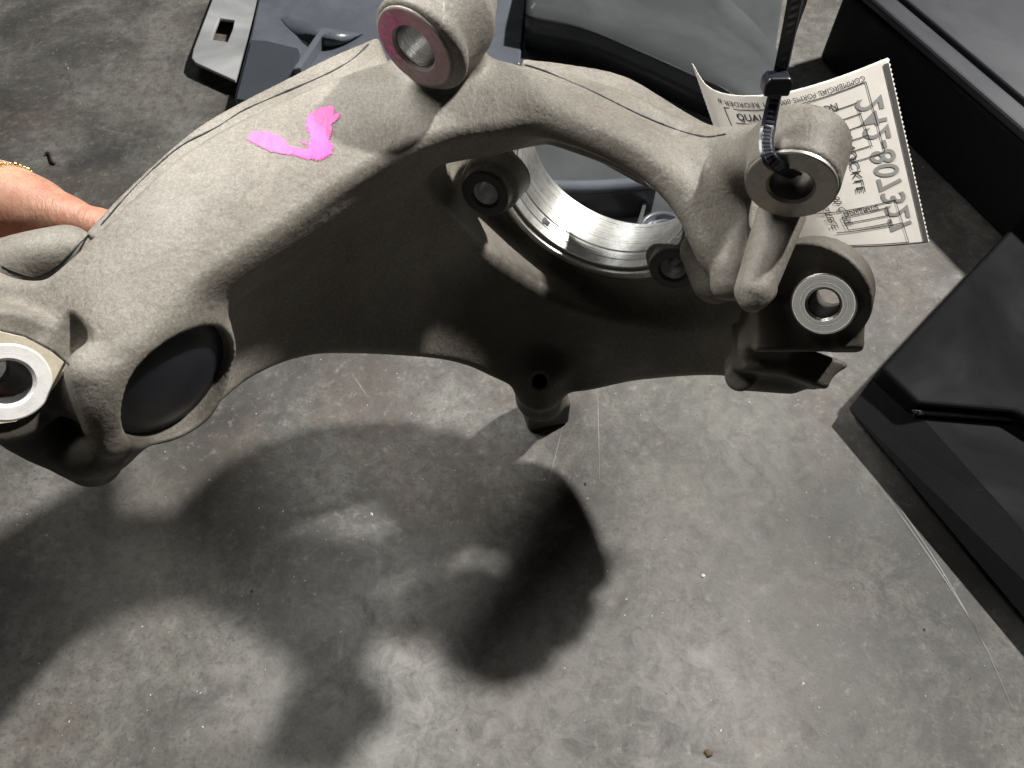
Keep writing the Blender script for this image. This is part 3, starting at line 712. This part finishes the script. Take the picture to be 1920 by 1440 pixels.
# ------------------------------------------------------------------ paper tag
Tp = [(1297, 118, .445), (1325, 160, .425), (1370, 177, .412), (1440, 177, .405), (1500, 166, .405), (1580, 141, .408), (1665, 108, .412)]
Bp = [(1400, 415, .450), (1430, 440, .440), (1475, 455, .432), (1545, 463, .428), (1605, 464, .428), (1675, 461, .430), (1742, 455, .432)]
TW, BW = np.array([P(*q) for q in Tp]), np.array([P(*q) for q in Bp])
cl = np.concatenate([[0], np.cumsum(np.linalg.norm(np.diff(np.array([(q[0], q[1]) for q in Tp]), axis=0), axis=1))]); cl /= cl[-1]
Tc, Bc = cr(TW, 16), cr(BW, 16); uc = np.interp(np.linspace(0, 6, len(Tc)), range(7), cl)
def paper(u, v):
    a = np.array([np.interp(u, uc, Tc[:, k]) for k in range(3)]); b = np.array([np.interp(u, uc, Bc[:, k]) for k in range(3)])
    return a*(1-v)+b*v
tagobj = empty('paper_tag', paper(.5, 0), 'curled off-white inspection tag hanging from the cable tie behind the right boss', 'paper tag')
NU, NVV = 64, 40; vs = []; fs = []
for i in range(NU+1):
    for j in range(NVV*2+1):
        u_ = i/NU; v_ = j/(NVV*2)
        if i in (0, NU): u_ += (.006 if j % 2 else -.002)*(1 if i else -1)
        vs.append(paper(min(max(u_, -.01), 1.0), v_) if 0 <= u_ <= 1 else paper(1 if u_ > 1 else 0, v_)+(paper(1, v_)-paper(.9, v_))*(u_-1)*10*(1 if u_ > 1 else 0)+(paper(.1, v_)-paper(0, v_))*u_*10*(1 if u_ < 0 else 0))
m_ = NVV*2+1
for i in range(NU):
    for j in range(m_-1): fs.append((i*m_+j, (i+1)*m_+j, (i+1)*m_+j+1, i*m_+j+1))
o = new_obj('sheet', vs, fs, M_PAPER, tagobj); so = o.modifiers.new('thick', 'SOLIDIFY'); so.thickness = .00025; so.offset = -1
t = NT(M_PAPER); t.l(t.ramp(t.noise(t.coord(), 60, 4, .6), [(.3, (.66, .62, .56)), (.7, (.76, .73, .68))]), t.b.inputs['Base Color'])
PN = {}
def pprint(u, v, off=.0004):
    p = paper(u, v); e = .004; n = np.cross(paper(min(u+e, 1), v)-paper(max(u-e, 0), v), paper(u, min(v+e, 1))-paper(u, max(v-e, 0))); n = unit(n)
    if n@(CAMP-p) < 0: n = -n
    return p+n*off
pv, pf = {}, {}
def quad(key, pts, n=10):
    """quad in uv, subdivided along its first and third side"""
    V, Fc = pv.setdefault(key, []), pf.setdefault(key, []); b0 = len(V)
    for i in range(n+1):
        s = i/n
        for a_, b_ in ((pts[0], pts[1]), (pts[3], pts[2])): V.append(pprint(a_[0]+(b_[0]-a_[0])*s, a_[1]+(b_[1]-a_[1])*s, .0004 if key != 'grey' else .0003))
    for i in range(n): Fc.append((b0+2*i, b0+2*i+2, b0+2*i+3, b0+2*i+1))
def line(key, a, b, w=.0022):
    d = np.array([b[0]-a[0], (b[1]-a[1])*.85]); q = np.array([-d[1], d[0]/.85])/(np.linalg.norm(d)+1e-9)*w
    quad(key, [(a[0]-q[0], a[1]-q[1]), (b[0]-q[0], b[1]-q[1]), (b[0]+q[0], b[1]+q[1]), (a[0]+q[0], a[1]+q[1])])
def text(key, s, org, ex, ey, bold=0.0, font=None):
    """text whose x axis is ex (uv length of the whole string) and whose cap height is ey (uv)"""
    cu = bpy.data.curves.new('glyphs', 'FONT'); cu.body = s; cu.offset = bold; cu.resolution_u = 3
    ob = bpy.data.objects.new('glyphs', cu); COL.objects.link(ob); dg = bpy.context.evaluated_depsgraph_get(); dg.update()
    me = bpy.data.meshes.new_from_object(ob.evaluated_get(dg)); bpy.data.objects.remove(ob); bpy.data.curves.remove(cu)
    bm = bmesh.new(); bm.from_mesh(me); bmesh.ops.triangulate(bm, faces=bm.faces[:])
    xs = [q.co.x for q in bm.verts]; w = max(xs)-min(xs); x0 = min(xs); ym = max(q.co.y for q in bm.verts)
    V, Fc = pv.setdefault(key, []), pf.setdefault(key, []); b0 = len(V); bm.verts.index_update()
    for q in bm.verts:
        s_ = (q.co.x-x0)/w; h = q.co.y/ym; V.append(pprint(org[0]+ex[0]*s_+ey[0]*h, org[1]+ex[1]*s_+ey[1]*h, .0004 if key != 'grey' else .0003))
    for f in bm.faces: Fc.append(tuple(b0+q.index for q in f.verts))
    bm.free(); bpy.data.meshes.remove(me)
# stripe along the right edge
quad('stripe', [(.968, .025), (.968, .995), (.995, .995), (.995, .025)], 24)
# big mirrored grey number showing through, reading downwards
text('grey', '242-807327', (.925, .165), (-.006, .765), (-.135, -.015), .012)
text('ink', 'KNUCKLE', (.735, .30), (-.02, .36), (-.045, 0))
text('ink', 'QUALITY INSPECTION', (.235, .165), (.475, .01), (0, -.045), .012)
text('ink', 'COMMERCIAL FORMS 800 0771 REORDER #', (.87, .04), (-.70, .008), (0, .030))
text('ink', 'INITIALS', (.54, .23), (.14, -.006), (0, -.035), .012)
text('ink', 'Other', (.64, .475), (.085, -.006), (0, -.035), .012)
text('ink', 'INSPECT', (.275, .33), (.14, 0), (0, -.032), .012)
for a_, b_ in (((.19, .10), (.87, .075)), ((.87, .075), (.872, .46)), ((.22, .19), (.80, .165)), ((.19, .10), (.22, .95)), ((.50, .245), (.81, .225)), ((.50, .31), (.80, .29)),
               ((.50, .37), (.81, .35)), ((.50, .43), (.81, .41)), ((.50, .49), (.872, .465)), ((.80, .20), (.815, .42))):
    line('ink', a_, b_)
for k in range(4): line('ink', (.26, .235+.016*k), (.36, .233+.016*k), .002)
# lower box
for a_, b_ in (((.40, .775), (.86, .735)), ((.86, .735), (.872, .985)), ((.55, .80), (.80, .77)), ((.80, .77), (.80, .86)), ((.55, .80), (.56, .885)), ((.55, .84), (.80, .815)), ((.56, .885), (.80, .86)),
               ((.50, .90), (.865, .87)), ((.45, .985), (.872, .985))):
    line('ink', a_, b_)
text('ink', 'INITIALS', (.585, .788), (.17, -.016), (0, -.026), .012)
text('ink', '780 Code', (.565, .64), (.03, .21), (-.035, 0))
text('ink', 'USABLE', (.50, .70), (.02, .17), (-.035, 0))
for key, nm, mm in (('stripe', 'edge_stripe', M_STRIPE), ('grey', 'number_print', M_GREYINK), ('ink', 'form_print', M_INK)):
    new_obj(nm, pv[key], pf[key], mm, tagobj, False)

# ------------------------------------------------------------------ cable tie
tie = empty('cable_tie', P(1456, 160, .338), 'black nylon cable tie threaded through the right boss of the knuckle', 'cable tie')
def ribbon(path, side, w, th, teeth=False):
    p = np.asarray(path); n = len(p); vs = []; fs = []
    for i in range(n):
        t_ = unit(p[min(i+1, n-1)]-p[max(i-1, 0)]); s_ = side[i]; s_ = unit(s_-t_*(s_@t_)); nn = np.cross(s_, t_)
        if nn@(CAMP-p[i]) < 0: nn = -nn
        k = (.00025 if i % 2 else 0) if teeth else 0
        for a_, b_ in ((-.5, 0), (-.3, 1), (-.22, .72-k*900), (.22, .72-k*900), (.3, 1), (.5, 0), (.35, -.6), (-.35, -.6)): vs.append(p[i]+s_*w*a_+nn*th*.5*b_)
    for i in range(n-1):
        for k in range(8): fs.append((8*i+k, 8*i+(k+1) % 8, 8*i+8+(k+1) % 8, 8*i+8+k))
    fs += [tuple(range(8)), tuple(8*(n-1)+k for k in range(8))]
    return vs, fs
pa = cr([P(1507, -80, .240), P(1491, 0, .262), P(1477, 70, .280), P(1461, 145, .293), P(1450, 190, .300), P(1441, 235, .303), P(1437, 268, .301), P(1443, 297, .300), P(1464, 316, .306), P(1492, 330, .325)], 9)
sd = [RIGHT*.95+UPV*.25]*len(pa)
vs, fs = ribbon(pa, sd, .0062, .0016, True); bevel(new_obj('strap', vs, fs, M_TIE, tie, False), .0002, 1)
pb = cr([P(1464, 140, .297), P(1483, 60, .283), P(1503, 0, .266), P(1516, -70, .246)], 8)
vs, fs = ribbon(pb, [RIGHT*.9-FWD*.4]*len(pb), .004, .0016); new_obj('strap', vs, fs, M_TIE, tie, False)
hc_ = P(1456, 160, .291); tx = unit(P(1461, 145, .293)-P(1450, 190, .300)); sx = unit(RIGHT-tx*(RIGHT@tx)); nx_ = np.cross(sx, tx)
vs, fs = prism([hc_+sx*a_*.0048+tx*b_*.0040+nx_*.003 for a_, b_ in ((-1, -.8), (1, -.8), (1.1, .4), (.8, 1), (-.8, 1), (-1.1, .4))], -nx_*.0075)
bevel(new_obj('head', vs, fs, M_TIE, tie, False), .0008, 2)

# ------------------------------------------------------------------ hand
hf = Field((-.36, .16, .15), (-.14, .36, .34), .0011)
dz = .46
hf.chain([P(-260, 350, .44), P(-60, 372, .45), P(10, 380, .455), P(70, 392, .455), P(128, 408, .45), P(190, 427, .445), P(225, 440, .44)], [.026, .0225, .0205, .0150, .0098, .0082, .0072], .012)
hf.capsule(P(-60, 400, .455), P(20, 430, .462), .019, .014, .012)
for k, (x, y) in enumerate(((40, 470), (20, 500), (0, 530), (-30, 560))):
    hf.chain([P(-10-20*k, 420+12*k, .465), P(x+10, y-20, .47), P(x+60, y, .455), P(x+75, y+14, .435)], [.010, .0088, .0078, .0068], .004)
hf.blur(2); hm, hv, hq = hf.to_mesh('hand')
skin = mat('skin', (.56, .27, .19), .5); t = NT(skin); c = t.coord()
col = t.ramp(t.noise(c, 45, 4, .6), [(.34, (.36, .15, .105)), (.5, (.42, .215, .145)), (.66, (.47, .29, .19))])
t.l(col, t.b.inputs['Base Color']); t.l(t.bump(t.noise(c, 700, 3, .6), .25, .0004, t.bump(t.noise(t.coord(scale=(1.6, .5, 1), rot=(0, .3, .4)), 190, 4, .6), .45, .0022)), t.b.inputs['Normal'])
t.b.inputs['Subsurface Weight'].default_value = .15; t.b.inputs['Subsurface Radius'].default_value = (.006, .002, .001)
person = empty('person', P(-40, 375, .45), 'bare hand with a thin gold bracelet gripping the far left end of the knuckle', 'person')
link('hand', hm, skin, person)
br = []
wc = P(22, 378, .455); wa = unit(P(70, 392, .455)-P(10, 380, .455)); wu, wv, _ = basis(wa)
brc = empty('bracelet', wc, 'thin gold bead bracelet round the wrist at left edge', 'bracelet')
hb = BVHTree.FromPolygons([Vector(q) for q in hv], [tuple(q) for q in hq])
vs, fs = [], []
for k in range(46):
    a = 2*math.pi*k/46; d = wu*math.cos(a)+wv*math.sin(a); o_ = wc+wa*(.004*math.sin(a*2+1))
    h = hb.ray_cast(Vector(o_+d*.06), Vector(-d))
    if h[0] is None: continue
    c_ = np.array(h[0])+d*.0007; r_ = .0011 if k % 3 else .0018
    b0 = len(vs); bm = bmesh.new(); bmesh.ops.create_icosphere(bm, subdivisions=1, radius=r_)
    for q in bm.verts: vs.append(np.array(q.co)+c_)
    bm.verts.index_update()
    for f in bm.faces: fs.append(tuple(b0+q.index for q in f.verts))
    bm.free()
new_obj('chain', vs, fs, M_GOLD, brc)

# ------------------------------------------------------------------ small litter on the floor
def chip(px, py, size, m, name, label, cat, asp=1.0, rot=0, group=None):
    c_ = PZ(px, py, 0); bm = bmesh.new(); bmesh.ops.create_icosphere(bm, subdivisions=2, radius=1)
    rr = random.Random(int(px*7+py))
    for q in bm.verts:
        k = 1+rr.uniform(-.25, .25); q.co = Vector((q.co.x*size*asp*k, q.co.y*size*k, max(q.co.z, -.3)*size*.5*k))
    bmesh.ops.rotate(bm, verts=bm.verts, matrix=Matrix.Rotation(rot, 3, 'Z'))
    for q in bm.verts: q.co += Vector(c_)+Vector((0, 0, size*.15))
    me = bpy.data.meshes.new(name); bm.to_mesh(me); bm.free(); return tag(link(name, me, m, None, True), label, cat, group)
M_WHITE = mat('white_chip', (.55, .54, .50), .6); M_BROWN = mat('brown_crumb', (.10, .065, .04), .8); M_DARK = mat('dark_grit', (.03, .028, .025), .7)
chip(1318, 1080, .0013, M_WHITE, 'white_chip', 'small white chip on the open floor below the knuckle', 'chip', 1.3, .4)
chip(1328, 1412, .0026, M_BROWN, 'brown_crumb', 'rusty brown crumb on the floor near the bottom edge', 'crumb', 1.0, .2)
vs, fs = tube(cr([PZ(85, 288, .002), PZ(92, 287, .0024), PZ(97, 302, .0024), PZ(103, 306, .002)], 4), .0012, 8)
tag(new_obj('metal_staple', vs, fs, mat('rusty_steel', (.10, .08, .06), .5, .6)), 'bent rusty staple on the floor above the hand', 'staple')
M_SCR = mat('scratched_concrete', (.22, .217, .205), .6)
for pts, w in (([(1121, 735), (1124, 900)], .0005), ([(1640, 900), (1720, 1010), (1830, 1180), (1900, 1330)], .0004), ([(1655, 905), (1760, 1060), (1870, 1250)], .0004), ([(660, 700), (690, 745)], .0004), ([(180, 240), (250, 255)], .0007), ([(1030, 900), (1055, 800)], .0004)):
    p = cr([PZ(x, y, .0003) for x, y in pts], 8); vs = []; fs = []
    for i in range(len(p)):
        d = unit(p[min(i+1, len(p)-1)]-p[max(i-1, 0)]); q = np.array([-d[1], d[0], 0])*w*(.35+.65*math.sin(math.pi*i/(len(p)-1)))*random.uniform(.5, 1)
        vs += [p[i]-q, p[i]+q]
    fs = [(2*i, 2*i+2, 2*i+3, 2*i+1) for i in range(len(p)-1)]
    new_obj('scratch', vs, fs, M_SCR, fo, False)
# dust and grit nobody could count
vs, fs = [], []
for k in range(1500):
    x, y = rng.uniform(-.75, .75), rng.uniform(-.02, 1.15); s_ = rng.uniform(.0002, .00055)*(2.0 if rng.random() < .04 else 1)
    b0 = len(vs); a = rng.uniform(0, 6.28); e = rng.uniform(1, 2.2)
    for dx, dy, dz_ in ((1, 0, 0), (0, 1, 0), (-1, 0, 0), (0, -1, 0), (0, 0, 1)):
        X, Y = dx*s_*e, dy*s_; vs.append((x+X*math.cos(a)-Y*math.sin(a), y+X*math.sin(a)+Y*math.cos(a), .0001+dz_*s_*.8))
    fs += [(b0, b0+1, b0+4), (b0+1, b0+2, b0+4), (b0+2, b0+3, b0+4), (b0+3, b0, b0+4)]
me = bpy.data.meshes.new('floor_grit'); me.from_pydata(vs, [], fs); me.materials.append(M_WHITE); me.materials.append(M_DARK)
pi_ = (rng.random(len(fs)//4) < .45).astype(np.int32); me.polygons.foreach_set('material_index', np.repeat(pi_, 4))
g_ = link('floor_grit', me, None, None, False); g_['kind'] = 'stuff'; g_['label'] = 'pale and dark grit scattered over the floor'
